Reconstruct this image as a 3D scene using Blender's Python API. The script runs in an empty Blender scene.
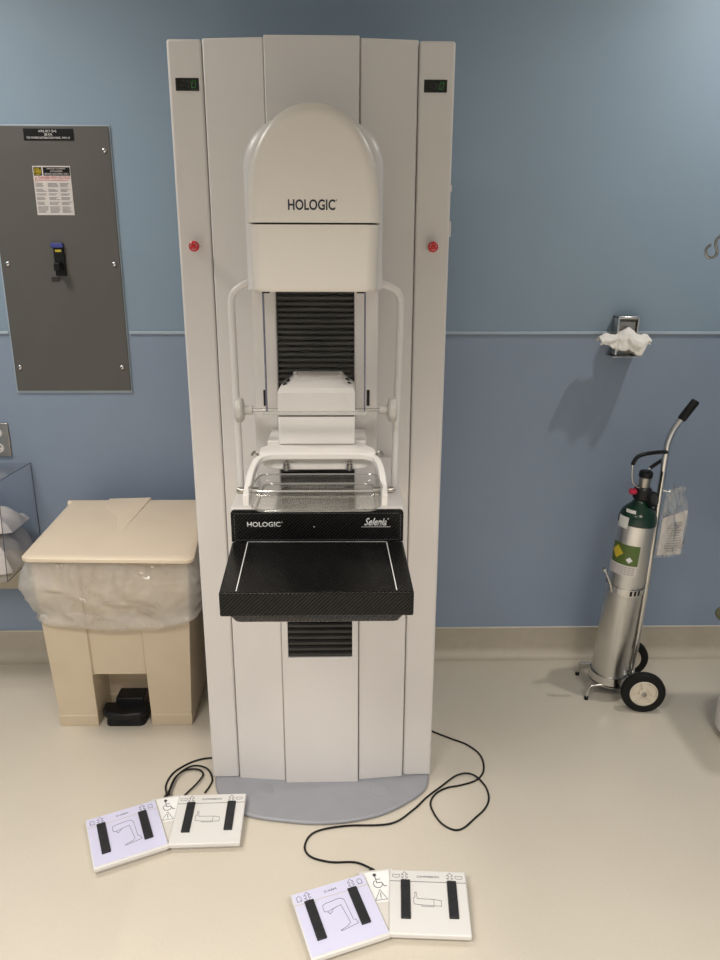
import bpy, bmesh, math, random
from mathutils import Vector, Matrix, noise
random.seed(4)
PI = math.pi
C = bpy.context.scene.collection
XF = {}

# ------------------------------------------------------------------ materials
def srgb(r, g, b):
    f = lambda c: (c/255/12.92) if c/255 <= .04045 else ((c/255+.055)/1.055)**2.4
    return (f(r), f(g), f(b), 1)

def P(name, col, rough=.5, metal=0, var=.05, scale=18, bump=0, coat=0, emit=None, es=1, spec=.5):
    m = bpy.data.materials.new(name); m.use_nodes = True
    nt = m.node_tree; n = nt.nodes; b = n['Principled BSDF']
    tc = n.new('ShaderNodeTexCoord'); nz = n.new('ShaderNodeTexNoise')
    nz.inputs['Scale'].default_value = scale; nz.inputs['Detail'].default_value = 4
    nt.links.new(tc.outputs['Object'], nz.inputs['Vector'])
    cr = n.new('ShaderNodeValToRGB')
    lo = tuple(max(0, c*(1-var)) for c in col[:3])+(1,); hi = tuple(min(1, c*(1+var)) for c in col[:3])+(1,)
    cr.color_ramp.elements[0].color = lo; cr.color_ramp.elements[1].color = hi
    cr.color_ramp.elements[0].position = .3; cr.color_ramp.elements[1].position = .7
    nt.links.new(nz.outputs['Fac'], cr.inputs['Fac']); nt.links.new(cr.outputs['Color'], b.inputs['Base Color'])
    b.inputs['Roughness'].default_value = rough; b.inputs['Metallic'].default_value = metal
    b.inputs['Specular IOR Level'].default_value = spec
    b.inputs['Coat Weight'].default_value = coat; b.inputs['Coat Roughness'].default_value = .08
    if bump:
        bp = n.new('ShaderNodeBump'); bp.inputs['Strength'].default_value = bump; bp.inputs['Distance'].default_value = .002
        nt.links.new(nz.outputs['Fac'], bp.inputs['Height']); nt.links.new(bp.outputs['Normal'], b.inputs['Normal'])
    if emit:
        b.inputs['Emission Color'].default_value = emit; b.inputs['Emission Strength'].default_value = es
    return m

def clear(name, tint, gloss=.08, rough=.03, milk=0, milkcol=(.9, .9, .88, 1), nscale=20, wr=0, fk=.6, crumple=0):
    """thin clear sheet: tinted transparency, fresnel gloss, optional milky share"""
    m = bpy.data.materials.new(name); m.use_nodes = True
    nt = m.node_tree; n = nt.nodes; n.remove(n['Principled BSDF']); out = n['Material Output']
    t = n.new('ShaderNodeBsdfTransparent'); t.inputs['Color'].default_value = tint
    g = n.new('ShaderNodeBsdfGlossy'); g.inputs['Roughness'].default_value = rough
    lw = n.new('ShaderNodeLayerWeight'); lw.inputs['Blend'].default_value = .25
    mu = n.new('ShaderNodeMath'); mu.operation = 'MULTIPLY_ADD'; mu.inputs[1].default_value = fk; mu.inputs[2].default_value = gloss
    nt.links.new(lw.outputs['Fresnel'], mu.inputs[0])
    mx = n.new('ShaderNodeMixShader'); nt.links.new(mu.outputs[0], mx.inputs[0])
    nt.links.new(t.outputs[0], mx.inputs[1]); nt.links.new(g.outputs[0], mx.inputs[2])
    last = mx
    bp = None
    if crumple:
        tb = n.new('ShaderNodeTexCoord'); nb = n.new('ShaderNodeTexNoise'); nb.inputs['Scale'].default_value = 11; nb.inputs['Detail'].default_value = 3
        nb.inputs['Distortion'].default_value = 1.6
        try: nb.noise_type = 'RIDGED_MULTIFRACTAL'
        except Exception: pass
        nt.links.new(tb.outputs['Object'], nb.inputs['Vector'])
        bp = n.new('ShaderNodeBump'); bp.inputs['Strength'].default_value = crumple; bp.inputs['Distance'].default_value = .02
        nt.links.new(nb.outputs['Fac'], bp.inputs['Height']); nt.links.new(bp.outputs['Normal'], g.inputs['Normal'])
    if milk:
        d = n.new('ShaderNodeBsdfDiffuse'); d.inputs['Color'].default_value = milkcol
        tl = n.new('ShaderNodeBsdfTranslucent'); tl.inputs['Color'].default_value = milkcol
        if bp: nt.links.new(bp.outputs['Normal'], d.inputs['Normal'])
        m1 = n.new('ShaderNodeMixShader'); m1.inputs[0].default_value = .4
        nt.links.new(d.outputs[0], m1.inputs[1]); nt.links.new(tl.outputs[0], m1.inputs[2])
        tc = n.new('ShaderNodeTexCoord'); nz = n.new('ShaderNodeTexNoise'); nz.inputs['Scale'].default_value = nscale
        nz.inputs['Detail'].default_value = 5; nt.links.new(tc.outputs['Object'], nz.inputs['Vector'])
        mm = n.new('ShaderNodeMath'); mm.operation = 'MULTIPLY_ADD'; mm.use_clamp = True
        mm.inputs[1].default_value = wr; mm.inputs[2].default_value = milk-wr*.5
        nt.links.new(nz.outputs['Fac'], mm.inputs[0])
        m2 = n.new('ShaderNodeMixShader'); nt.links.new(mm.outputs[0], m2.inputs[0])
        nt.links.new(mx.outputs[0], m2.inputs[1]); nt.links.new(m1.outputs[0], m2.inputs[2]); last = m2
    nt.links.new(last.outputs[0], out.inputs['Surface'])
    return m

def carbon(name):
    m = P(name, (.010, .010, .011, 1), .18, 0, .2, 30, coat=.0, spec=.14)
    nt = m.node_tree; n = nt.nodes; b = n['Principled BSDF']
    tc = n.new('ShaderNodeTexCoord')
    mp = n.new('ShaderNodeMapping'); mp.inputs['Rotation'].default_value = (0, math.radians(0), 0)
    nt.links.new(tc.outputs['Object'], mp.inputs['Vector'])
    sx = n.new('ShaderNodeSeparateXYZ'); nt.links.new(mp.outputs[0], sx.inputs[0])
    # twill: stripes running diagonally on top (x+y) and on the fronts (x+z)
    a1 = n.new('ShaderNodeMath'); a1.operation = 'SUBTRACT'; nt.links.new(sx.outputs['X'], a1.inputs[0]); nt.links.new(sx.outputs['Y'], a1.inputs[1])
    a2 = n.new('ShaderNodeMath'); a2.operation = 'SUBTRACT'; nt.links.new(a1.outputs[0], a2.inputs[0]); nt.links.new(sx.outputs['Z'], a2.inputs[1])
    s = n.new('ShaderNodeMath'); s.operation = 'MULTIPLY'; s.inputs[1].default_value = 2*PI/.0075; nt.links.new(a2.outputs[0], s.inputs[0])
    sn = n.new('ShaderNodeMath'); sn.operation = 'SINE'; nt.links.new(s.outputs[0], sn.inputs[0])
    mr = n.new('ShaderNodeMapRange'); mr.inputs[1].default_value = -1; mr.inputs[2].default_value = 1
    mr.inputs[3].default_value = .10; mr.inputs[4].default_value = .34
    nt.links.new(sn.outputs[0], mr.inputs[0]); nt.links.new(mr.outputs[0], b.inputs['Roughness'])
    cr = n.new('ShaderNodeValToRGB'); cr.color_ramp.elements[0].color = (.003, .003, .003, 1); cr.color_ramp.elements[1].color = (.014, .0135, .013, 1)
    m2 = n.new('ShaderNodeMapRange'); m2.inputs[1].default_value = -1; m2.inputs[2].default_value = 1
    nt.links.new(sn.outputs[0], m2.inputs[0]); nt.links.new(m2.outputs[0], cr.inputs['Fac'])
    nt.links.new(cr.outputs['Color'], b.inputs['Base Color'])
    bp = n.new('ShaderNodeBump'); bp.inputs['Strength'].default_value = .16; bp.inputs['Distance'].default_value = .0012
    nt.links.new(sn.outputs[0], bp.inputs['Height']); nt.links.new(bp.outputs['Normal'], b.inputs['Normal'])
    return m

def wall_material():
    m = P('blue_wall_paint', (.254, .328, .424, 1), .48, 0, .025, 3, spec=.35)
    nt = m.node_tree; n = nt.nodes; b = n['Principled BSDF']
    src = b.inputs['Base Color'].links[0].from_socket
    tc = n.new('ShaderNodeTexCoord'); sx = n.new('ShaderNodeSeparateXYZ'); nt.links.new(tc.outputs['Object'], sx.inputs[0])
    gt = n.new('ShaderNodeMath'); gt.operation = 'GREATER_THAN'; gt.inputs[1].default_value = 1.268
    nt.links.new(sx.outputs['Z'], gt.inputs[0])
    mx = n.new('ShaderNodeMix'); mx.data_type = 'RGBA'; mx.blend_type = 'MULTIPLY'; mx.inputs[0].default_value = 1
    cm = n.new('ShaderNodeMix'); cm.data_type = 'RGBA'
    cm.inputs[6].default_value = (1.0, .97, 1.0, 1); cm.inputs[7].default_value = (.965, 1.0, .985, 1)
    nt.links.new(gt.outputs[0], cm.inputs[0])
    nt.links.new(src, mx.inputs[6]); nt.links.new(cm.outputs[2], mx.inputs[7]); nt.links.new(mx.outputs[2], b.inputs['Base Color'])
    return m

def floor_material():
    m = P('cream_sheet_vinyl', (.582, .53, .445, 1), .33, 0, .03, 2.2, spec=.45)
    nt = m.node_tree; n = nt.nodes; b = n['Principled BSDF']
    src = b.inputs['Base Color'].links[0].from_socket
    tc = n.new('ShaderNodeTexCoord'); nz = n.new('ShaderNodeTexNoise'); nz.inputs['Scale'].default_value = 160; nz.inputs['Detail'].default_value = 3
    nt.links.new(tc.outputs['Object'], nz.inputs['Vector'])
    cr = n.new('ShaderNodeValToRGB'); cr.color_ramp.elements[0].position = .35; cr.color_ramp.elements[1].position = .65
    cr.color_ramp.elements[0].color = (.965, .965, .96, 1); cr.color_ramp.elements[1].color = (1.0, 1.0, 1.0, 1)
    nt.links.new(nz.outputs['Fac'], cr.inputs['Fac'])
    mx = n.new('ShaderNodeMix'); mx.data_type = 'RGBA'; mx.blend_type = 'MULTIPLY'; mx.inputs[0].default_value = 1
    nt.links.new(src, mx.inputs[6]); nt.links.new(cr.outputs['Color'], mx.inputs[7]); nt.links.new(mx.outputs[2], b.inputs['Base Color'])
    return m

def brushed():
    m = P('brushed_aluminium', (.62, .61, .59, 1), .3, 1, .05, 12)
    nt = m.node_tree; n = nt.nodes; b = n['Principled BSDF']
    tc = n.new('ShaderNodeTexCoord'); mp = n.new('ShaderNodeMapping'); mp.inputs['Scale'].default_value = (1, 1, 60)
    nz = n.new('ShaderNodeTexNoise'); nz.inputs['Scale'].default_value = 12; nz.inputs['Detail'].default_value = 4
    nt.links.new(tc.outputs['Object'], mp.inputs['Vector']); nt.links.new(mp.outputs[0], nz.inputs['Vector'])
    mr = n.new('ShaderNodeMapRange'); mr.inputs[3].default_value = .22; mr.inputs[4].default_value = .42
    nt.links.new(nz.outputs['Fac'], mr.inputs[0]); nt.links.new(mr.outputs[0], b.inputs['Roughness'])
    return m

M = dict(
    wall=wall_material(), floor=floor_material(),
    cove=P('cove_vinyl', (.45, .405, .33, 1), .45, 0, .04, 30),
    ceil=P('ceiling_tile', (.75, .74, .71, 1), .8, 0, .04, 60),
    trim=P('blue_grey_trim', (.40, .48, .56, 1), .4),
    captrim=P('pale_trim', (.62, .58, .5, 1), .4),
    white=P('white_enamel', (.655, .625, .608, 1), .38, 0, .012, 6),
    cream=P('warm_white_plastic', (.605, .566, .52, 1), .36, 0, .012, 6),
    bright=P('bright_white_plastic', (.72, .69, .665, 1), .35, 0, .012, 6),
    gap=P('dark_gap', (.14, .13, .125, 1), .8),
    base=P('grey_base_plastic', (.265, .27, .295, 1), .38, 0, .03, 20),
    bellow=P('black_bellows_rubber', (.042, .04, .037, 1), .55, 0, .15, 20, spec=.25),
    black=P('black_plastic', (.009, .009, .010, 1), .38, spec=.25),
    blackgloss=P('black_glass', (.008, .008, .008, 1), .12),
    carbon=carbon('carbon_fibre_twill'),
    navy=P('navy_print', (.012, .014, .03, 1), .5),
    whiteprint=P('white_print', (.75, .75, .74, 1), .5),
    greyprint=P('grey_print', (.12, .12, .14, 1), .6),
    green=P('green_digit', (.012, .09, .018, 1), .5, emit=(.05, .6, .1, 1), es=.05),
    greendim=P('unlit_digit', (.008, .012, .008, 1), .5),
    red=P('red_button', (.55, .012, .02, 1), .3),
    knob=P('light_grey_plastic', (.5, .475, .445, 1), .4),
    steel=P('polished_steel', (.6, .59, .57, 1), .2, 1, .05),
    dsteel=P('worn_steel', (.36, .34, .31, 1), .3, 1, .12),
    alu=brushed(),
    grey=P('grey_panel_paint', (.098, .093, .086, 1), .45, 0, .03, 8),
    paper=P('label_paper', (.6, .56, .54, 1), .6),
    redprint=P('red_print', (.5, .06, .07, 1), .6),
    yellow=P('yellow_print', (.55, .43, .03, 1), .5),
    blue=P('blue_cap', (.05, .06, .26, 1), .4),
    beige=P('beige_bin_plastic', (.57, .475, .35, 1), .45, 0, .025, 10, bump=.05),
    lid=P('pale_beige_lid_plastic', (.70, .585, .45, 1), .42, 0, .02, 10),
    ledge=P('ivory_bumper', (.53, .47, .37, 1), .45),
    rubber=P('black_tyre_rubber', (.009, .009, .009, 1), .6, spec=.2),
    hub=P('ivory_wheel_hub', (.62, .56, .46, 1), .4),
    darkgreen=P('dark_green_enamel', (.004, .028, .016, 1), .18),
    labelgreen=P('label_green', (.075, .125, .022, 1), .45),
    tissue=P('white_tissue', (.82, .80, .77, 1), .85, 0, .03, 40, bump=.15),
    lilac=P('lilac_pedal_plastic', (.60, .595, .765, 1), .42, 0, .015, 8),
    pad=P('ivory_pedal_plastic', (.655, .64, .62, 1), .42, 0, .015, 8),
    padside=P('pedal_side_plastic', (.60, .575, .54, 1), .45, 0, .02, 8),
    strip=P('charcoal_rubber', (.018, .019, .021, 1), .5, 0, .2, 90, bump=.2, spec=.3),
    olive=P('olive_tubing', (.09, .09, .045, 1), .5),
    pinkred=P('pink_red_knob', (.62, .03, .08, 1), .4),
)
M['paddle'] = clear('clear_paddle_plastic', (.965, .965, .96, 1), .02, .02, milk=.02, milkcol=(.8, .78, .74, 1), fk=.28)
M['paddle_rim'] = clear('clear_rim', (.8, .8, .79, 1), .12, .1, milk=.25)
M['shield'] = clear('clear_shield_plastic', (.97, .97, .97, 1), .004, .04, fk=.15)
M['shield_edge'] = clear('bluish_shield_edge', (.35, .37, .5, 1), .1, .1, milk=.35, milkcol=(.22, .23, .34, 1))
M['acrylic'] = clear('clear_acrylic', (.985, .985, .99, 1), .02, .05, fk=.3)
M['acrylic_edge'] = P('dark_acrylic_edge', (.045, .045, .07, 1), .25)
M['bag'] = clear('clear_poly_film', (.98, .98, .98, 1), .07, .14, milk=.30, milkcol=(.95, .93, .9, 1), nscale=7, wr=.55, crumple=.8)
M['film'] = clear('clear_bag_film', (.95, .95, .95, 1), .07, .12, milk=.14, nscale=30, wr=.5, crumple=.5)

# ------------------------------------------------------------------ builders
def tag(o, label=None, cat=None, group=None, kind=None):
    if label: o['label'] = label
    if cat: o['category'] = cat
    if group: o['group'] = group
    if kind: o['kind'] = kind
    return o

def thing(name, label, cat, loc=(0, 0, 0), rot=(0, 0, 0), group=None):
    o = bpy.data.objects.new(name, None); C.objects.link(o)
    o.empty_display_size = .05
    o.location = loc; o.rotation_euler = rot
    XF[o] = Matrix.Translation(loc) @ Matrix.Rotation(rot[2], 4, 'Z') @ Matrix.Rotation(rot[1], 4, 'Y') @ Matrix.Rotation(rot[0], 4, 'X')
    return tag(o, label, cat, group)

def obj(name, bm, mat, parent=None, bevel=0, seg=3, smooth=True, local=False, angle=35, at=None):
    """link bm (world coordinates unless local) as ONE mesh object"""
    me = bpy.data.meshes.new(name)
    if parent is not None and not local:
        bmesh.ops.transform(bm, matrix=XF[parent].inverted(), verts=bm.verts)
    if at is not None:
        bmesh.ops.translate(bm, verts=bm.verts, vec=-Vector(at))
    bmesh.ops.recalc_face_normals(bm, faces=bm.faces)
    bm.to_mesh(me); bm.free()
    for mm in (mat if isinstance(mat, (list, tuple)) else [mat]): me.materials.append(mm)
    o = bpy.data.objects.new(name, me); C.objects.link(o)
    if parent is not None:
        o.parent = parent; XF[o] = XF[parent]
    else:
        XF[o] = Matrix.Translation(at) if at is not None else Matrix.Identity(4)
        if at is not None: o.location = at
    if bevel:
        b = o.modifiers.new('bevel', 'BEVEL'); b.width = bevel; b.segments = seg; b.limit_method = 'ANGLE'; b.angle_limit = math.radians(angle)
        b.harden_normals = False
    if smooth:
        for p in me.polygons: p.use_smooth = True
        me.set_sharp_from_angle(angle=math.radians(38))
    return o

def part_label(o, text): o['label'] = text; return o

def NB(): return bmesh.new()

def box(bm, x0, x1, y0, y1, z0, z1):
    v = [bm.verts.new(p) for p in ((x0, y0, z0), (x1, y0, z0), (x1, y1, z0), (x0, y1, z0), (x0, y0, z1), (x1, y0, z1), (x1, y1, z1), (x0, y1, z1))]
    for f in ((0, 3, 2, 1), (4, 5, 6, 7), (0, 1, 5, 4), (1, 2, 6, 5), (2, 3, 7, 6), (3, 0, 4, 7)): bm.faces.new([v[i] for i in f])
    return bm

def loft(bm, rings, cap0=True, cap1=True, closed=True):
    R = [[bm.verts.new(p) for p in r] for r in rings]
    n = len(R[0])
    for a, b in zip(R, R[1:]):
        for i in range(n if closed else n-1):
            j = (i+1) % n
            bm.faces.new((a[i], a[j], b[j], b[i]))
    if cap0: bm.faces.new(R[0][::-1])
    if cap1: bm.faces.new(R[-1])
    return bm

def prism_z(bm, poly, z0, z1): return loft(bm, [[(x, y, z0) for x, y in poly], [(x, y, z1) for x, y in poly]])
def prism_y(bm, poly, y0, y1): return loft(bm, [[(x, y0, z) for x, z in poly], [(x, y1, z) for x, z in poly]])
def prism_x(bm, poly, x0, x1): return loft(bm, [[(x0, y, z) for y, z in poly], [(x1, y, z) for y, z in poly]])

def rrect(x0, x1, y0, y1, r, n=6):
    out = []
    for cx, cy, a in ((x1-r, y0+r, -PI/2), (x1-r, y1-r, 0), (x0+r, y1-r, PI/2), (x0+r, y0+r, PI)):
        for i in range(n+1):
            t = a+PI/2*i/n; out.append((cx+r*math.cos(t), cy+r*math.sin(t)))
    return out

def frame_y(bm, o, i, y0, y1, yi):
    """plate in the xz plane with a rectangular hole; o, i = (x0,x1,z0,z1); hole sides run back to yi"""
    q = lambda r, y: [(r[0], y, r[2]), (r[1], y, r[2]), (r[1], y, r[3]), (r[0], y, r[3])]
    A = [bm.verts.new(p) for p in q(o, y0)]; B = [bm.verts.new(p) for p in q(i, y0)]
    Bk = [bm.verts.new(p) for p in q(o, y1)]; D = [bm.verts.new(p) for p in q(i, yi)]
    for k in range(4):
        j = (k+1) % 4
        bm.faces.new((A[k], A[j], B[j], B[k])); bm.faces.new((A[j], A[k], Bk[k], Bk[j])); bm.faces.new((B[k], B[j], D[j], D[k]))
    bm.faces.new(Bk[::-1]); bm.faces.new(D)
    return bm

def smooth_path(pts, k=6):
    pts = [Vector(p) for p in pts]
    out = []
    for i in range(len(pts)-1):
        p0 = pts[max(i-1, 0)]; p1 = pts[i]; p2 = pts[i+1]; p3 = pts[min(i+2, len(pts)-1)]
        for s in range(k):
            t = s/k
            out.append(.5*((2*p1)+(p2-p0)*t+(2*p0-5*p1+4*p2-p3)*t*t+(3*p1-p0-3*p2+p3)*t**3))
    out.append(pts[-1]); return out

def tube(bm, pts, r, n=10, closed=False, radii=None):
    pts = [Vector(p) for p in pts]; N = len(pts)
    up = None; rings = []
    for i, p in enumerate(pts):
        a = pts[i-1] if (i > 0 or closed) else pts[i]
        b = pts[(i+1) % N] if (i < N-1 or closed) else pts[i]
        d = (b-a).normalized()
        if up is None: up = d.orthogonal().normalized()
        up = (up-d*up.dot(d))
        up = up.normalized() if up.length > 1e-6 else d.orthogonal().normalized()
        s = d.cross(up); rr = radii[i] if radii else r
        rings.append([p+(up*math.cos(2*PI*k/n)+s*math.sin(2*PI*k/n))*rr for k in range(n)])
    if closed: rings.append(rings[0])
    loft(bm, rings, not closed, not closed)
    if closed: bmesh.ops.remove_doubles(bm, verts=bm.verts, dist=1e-6)
    return bm

def lathe(bm, prof, origin=(0, 0, 0), axis=(0, 0, 1), n=32, cap=True):
    """prof: list of (radius, height along axis)"""
    ax = Vector(axis).normalized(); u = ax.orthogonal().normalized(); w = ax.cross(u); o = Vector(origin)
    rings = [[o+ax*h+(u*math.cos(2*PI*k/n)+w*math.sin(2*PI*k/n))*max(r, 1e-5) for k in range(n)] for r, h in prof]
    return loft(bm, rings, cap, cap)

def text_bm(bm, s, x0, x1, z0, z1, place, shear=0, depth=.0006, bold=0):
    """text fitted into the rectangle; place(a, b, c) maps right, up, towards-viewer to a point"""
    cu = bpy.data.curves.new('text', 'FONT'); cu.body = s; cu.size = 1; cu.shear = shear; cu.offset = bold; cu.resolution_u = 3
    o = bpy.data.objects.new('text', cu); C.objects.link(o)
    dg = bpy.context.evaluated_depsgraph_get(); dg.update()
    me = bpy.data.meshes.new_from_object(o.evaluated_get(dg))
    xs = [v.co.x for v in me.vertices]; ys = [v.co.y for v in me.vertices]
    ax, bx, ay, by = min(xs), max(xs), min(ys), max(ys)
    t = bmesh.new(); t.from_mesh(me)
    ret = bmesh.ops.extrude_face_region(t, geom=t.faces[:])
    top = [e for e in ret['geom'] if isinstance(e, bmesh.types.BMVert)]
    ts = set(top)
    for v in t.verts:
        a = x0+(v.co.x-ax)/(bx-ax)*(x1-x0); b = z0+(v.co.y-ay)/max(by-ay, 1e-6)*(z1-z0)
        v.co = Vector(place(a, b, depth if v in ts else 0))
    m2 = bpy.data.meshes.new('t'); t.to_mesh(m2); t.free(); bm.from_mesh(m2)
    bpy.data.meshes.remove(m2); bpy.data.meshes.remove(me); bpy.data.objects.remove(o); bpy.data.curves.remove(cu)
    return bm

def ribbon(bm, pts, w, place, depth=.0004, closed=False):
    """flat printed line of width w through 2D points, mapped by place"""
    pts = [Vector((p[0], p[1])) for p in pts]
    if closed: pts = pts+[pts[0]]
    for a, b in zip(pts, pts[1:]):
        d = (b-a)
        if d.length < 1e-7: continue
        d.normalize(); nn = Vector((-d.y, d.x))*w/2; e = d*w*.35
        q = [a-e-nn, b+e-nn, b+e+nn, a-e+nn]
        lo = [bm.verts.new(place(p.x, p.y, 0)) for p in q]; hi = [bm.verts.new(place(p.x, p.y, depth)) for p in q]
        bm.faces.new(hi)
        for k in range(4): bm.faces.new((lo[k], lo[(k+1) % 4], hi[(k+1) % 4], hi[k]))
    return bm

def arc(cx, cy, r, a0, a1, n=14, ry=None):
    ry = ry or r
    return [(cx+r*math.cos(math.radians(a0+(a1-a0)*i/n)), cy+ry*math.sin(math.radians(a0+(a1-a0)*i/n))) for i in range(n+1)]

def front(y): return lambda a, b, c: (a, y-c, b)

# ------------------------------------------------------------------ the room
XL, XR, YB, YW, ZC = -2.3, 2.3, -2.0, 2.65, 2.7
def struct(name, bm, m, **k):
    o = obj(name, bm, m, **k); o['kind'] = 'structure'; return o
struct('floor', box(NB(), XL, XR, YB, YW, -.1, 0), M['floor'], smooth=False)
struct('ceiling', box(NB(), XL, XR, YB, YW, ZC, ZC+.1), M['ceil'], smooth=False)
struct('wall_back', box(NB(), XL, XR, YW, YW+.1, -.1, ZC+.1), M['wall'], smooth=False)
struct('wall_left', box(NB(), XL-.1, XL, YB, YW+.1, -.1, ZC+.1), M['wall'], smooth=False)
struct('wall_right', box(NB(), XR, XR+.1, YB, YW+.1, -.1, ZC+.1), M['wall'], smooth=False)
struct('wall_front', box(NB(), XL-.1, XR+.1, YB-.1, YB, -.1, ZC+.1), M['ceil'], smooth=False)
# floor covering swept up the wall as a cove
pr = [(YW, 0), (YW-.045, 0.0005)]+[(YW-.045+.04*math.sin(t*PI/16), .0005+.04-.04*math.cos(t*PI/16)) for t in range(1, 9)]+[(YW-.004, .121), (YW, .121)]
struct('baseboard_back', prism_x(NB(), pr, XL, XR), M['cove'])
struct('trim_4', box(NB(), XL, XR, YW-.006, YW, .121, .125), M['captrim'], smooth=False)
struct('trim_1', box(NB(), XL, -1.16, YW-.006, YW, 1.263, 1.273), M['trim'], bevel=.002)
struct('trim_2', box(NB(), -.745, XR, YW-.006, YW, 1.263, 1.273), M['trim'], bevel=.002)

# ------------------------------------------------------------------ mammography machine
G = 1.92
mm = thing('mammography_machine', 'tall white floor-standing mammography machine with a black breast platform and clear paddle', 'mammography machine', (-.073, 2.0, 0))
arc_pts = smooth_path([(.256, 2.0, 0), (.249, 1.905, 0), (.222, 1.845, 0), (.124, 1.771, 0), (.03, 1.738, 0), (-.068, 1.727, 0), (-.165, 1.736, 0), (-.286, 1.765, 0), (-.368, 1.84, 0), (-.394, 1.905, 0), (-.402, 2.0, 0)], 5)
poly = [(p.x, p.y) for p in arc_pts]+[(-.402, 2.44), (.256, 2.44)]
obj('base_plate', prism_z(NB(), poly, 0, .0125), M['base'], mm, bevel=.006)
for cx in (-.246, .1):
    bm = NB(); lathe(bm, [(.0305, .012), (.0305, .0130), (.029, .0137)], (cx, 1.861, 0), n=36)
    obj('foot_cap', bm, M['base'], mm)
obj('cabinet_body', box(NB(), -.385, .238, 1.955, 2.44, .012, 1.975), M['gap'], mm)
for x0, x1 in ((-.4035, -.3235), (.1725, .2565)):
    s = obj('side_column', box(NB(), x0, x1, G, 2.445, .011, 1.997), M['white'], mm, bevel=.007, seg=4)
for xo, xi in ((-.3218, -.182), (.1708, .037)):
    bm = NB()
    loft(bm, [[(xo, G-.002, z), (xi, G-.016, z), (xi, 2.44, z), (xo, 2.44, z)] for z in (.009, 1.998)])
    obj('cover_panel', bm, M['white'], mm, bevel=.004, seg=3)
bm = frame_y(NB(), (-.1805, .0355, .006, 2.0), (-.163, .018, .432, 1.5), 1.894, 2.44, 1.93)
obj('center_panel', bm, M['white'], mm, bevel=.003)
def bellows(x0, x1, yf, yb, z0, z1, pitch):
    bm = NB(); n = int((z1-z0)/pitch); pts = []
    for i in range(n+1):
        z = z0+(z1-z0)*i/n
        pts.append((yf, z)); 
        if i < n: pts += [(yf, z+(z1-z0)/n*.42), (yf+.016, z+(z1-z0)/n*.7)]
    return prism_x(bm, [(yb, z0)]+pts+[(yb, z1)], x0, x1)
part_label(obj('bellows', bellows(-.163, .018, 1.899, 1.928, .434, 1.0, .018), M['bellow'], mm, smooth=False), 'black folded bellows in the slot below the platform')
for x0, gx in ((-.387, -.3455), (.1855, .2265)):
    d = obj('counter_display', box(NB(), x0, x0+.0535, G-.0015, G+.004, 1.8895, 1.9165), M['blackgloss'], mm, bevel=.0008)
    def seven(cx, cz, w, h, segs, bm):
        t = .0016; s = .0022; pl = front(G-.0016)
        L = {'a': ((-w, h), (w, h)), 'b': ((w, h), (w, 0)), 'c': ((w, 0), (w, -h)), 'd': ((-w, -h), (w, -h)), 'e': ((-w, 0), (-w, -h)), 'f': ((-w, h), (-w, 0)), 'g': ((-w, 0), (w, 0))}
        for k in segs:
            (a, b), (c, e) = L[k]
            ribbon(bm, [(cx+a+(b-0)*.15, cz+b*.9), (cx+c+e*.15, cz+e*.9)], t, pl, .0003)
        return bm
    obj('digit', seven(gx, 1.903, .0042, .0078, 'abcdef', NB()), M['green'], d, smooth=False)
    bm = NB()
    for dx in (-.013, -.026): seven(gx+dx, 1.903, .0042, .0078, 'abcdefg', bm)
    obj('unlit_digits', bm, M['greendim'], d, smooth=False)
for ex in (-.362, .2145):
    bm = NB(); lathe(bm, [(.014, 0), (.014, .006), (.0125, .010)], (ex, G, 1.5475), (0, -1, 0), 28)
    c = obj('button_collar', bm, M['bright'], mm)
    bm = NB(); lathe(bm, [(.006, 0), (.006, .014), (.0118, .0145), (.0128, .018), (.0122, .023), (.009, .0262), (.0, .0275)], (ex, G-.004, 1.5475), (0, -1, 0), 28)
    e = obj('emergency_stop', bm, M['red'], mm)
    bm = NB()
    for k in range(3):
        a0 = k*120
        ribbon(bm, arc(ex, 1.5475, .0075, a0, a0+70, 6), .0014, front(G-.0308), .0004)
    obj('arrow_marks', bm, M['whiteprint'], e, smooth=False)
bm = NB(); box(bm, .2555, .2605, 1.925, 1.98, 1.571, 1.607); obj('side_latch', bm, M['white'], mm, bevel=.002)
bm = NB(); box(bm, .2555, .2595, 1.925, 1.98, 1.675, 1.69); obj('side_latch', bm, M['white'], mm, bevel=.0015)

# C-arm column with the big bellows
bm = frame_y(NB(), (-.199, .072, .9, 1.70), (-.1455, .0205, .96, 1.475), 1.62, 1.90, 1.66)
obj('c_arm_column', bm, M['white'], mm, bevel=.012, seg=4)
part_label(obj('bellows', bellows(-.1455, .0205, 1.634, 1.658, .962, 1.474, .0118), M['bellow'], mm, smooth=False), 'black folded bellows behind the clear face shield')
for x0 in (-.1775, .0475):
    obj('guide_slot', box(NB(), x0, x0+.0065, 1.6185, 1.63, 1.212, 1.247), M['black'], mm)
# tube head
cx = -.0505
def dome(a, z0, zs, b, y, n=30):
    pts = [(cx-a, y, z0), ]
    for i in range(n+1):
        t = PI-PI*i/n
        c, s = math.cos(t), math.sin(t)
        ex = .92
        pts.append((cx+a*math.copysign(abs(c)**ex, c), y, zs+b*abs(s)**ex))
    pts.append((cx+a, y, z0)); return pts
rings = []
r = .022
for i in range(8):
    t = PI/2*i/7; ins = r*(1-math.sin(t)); y = 1.30+r*(1-math.cos(t))
    rings.append(dome(.1115-ins, 1.5795, 1.60, .162-ins, y))
rings.append(dome(.1135, 1.5795, 1.60, .163, 1.62))
obj('tube_head_cover', loft(NB(), rings), M['cream'], mm)
rings = []
for z, e in ((1.469, .004), (1.473, .0005), (1.477, 0), (1.5765, 0)):
    k = (z-1.469)/.112
    rings.append([(x, y, z) for x, y in rrect(cx-.1065-.003*k+e, cx+.1065+.003*k-e, 1.302-.002*k+e, 1.66, .024, 7)])
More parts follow.
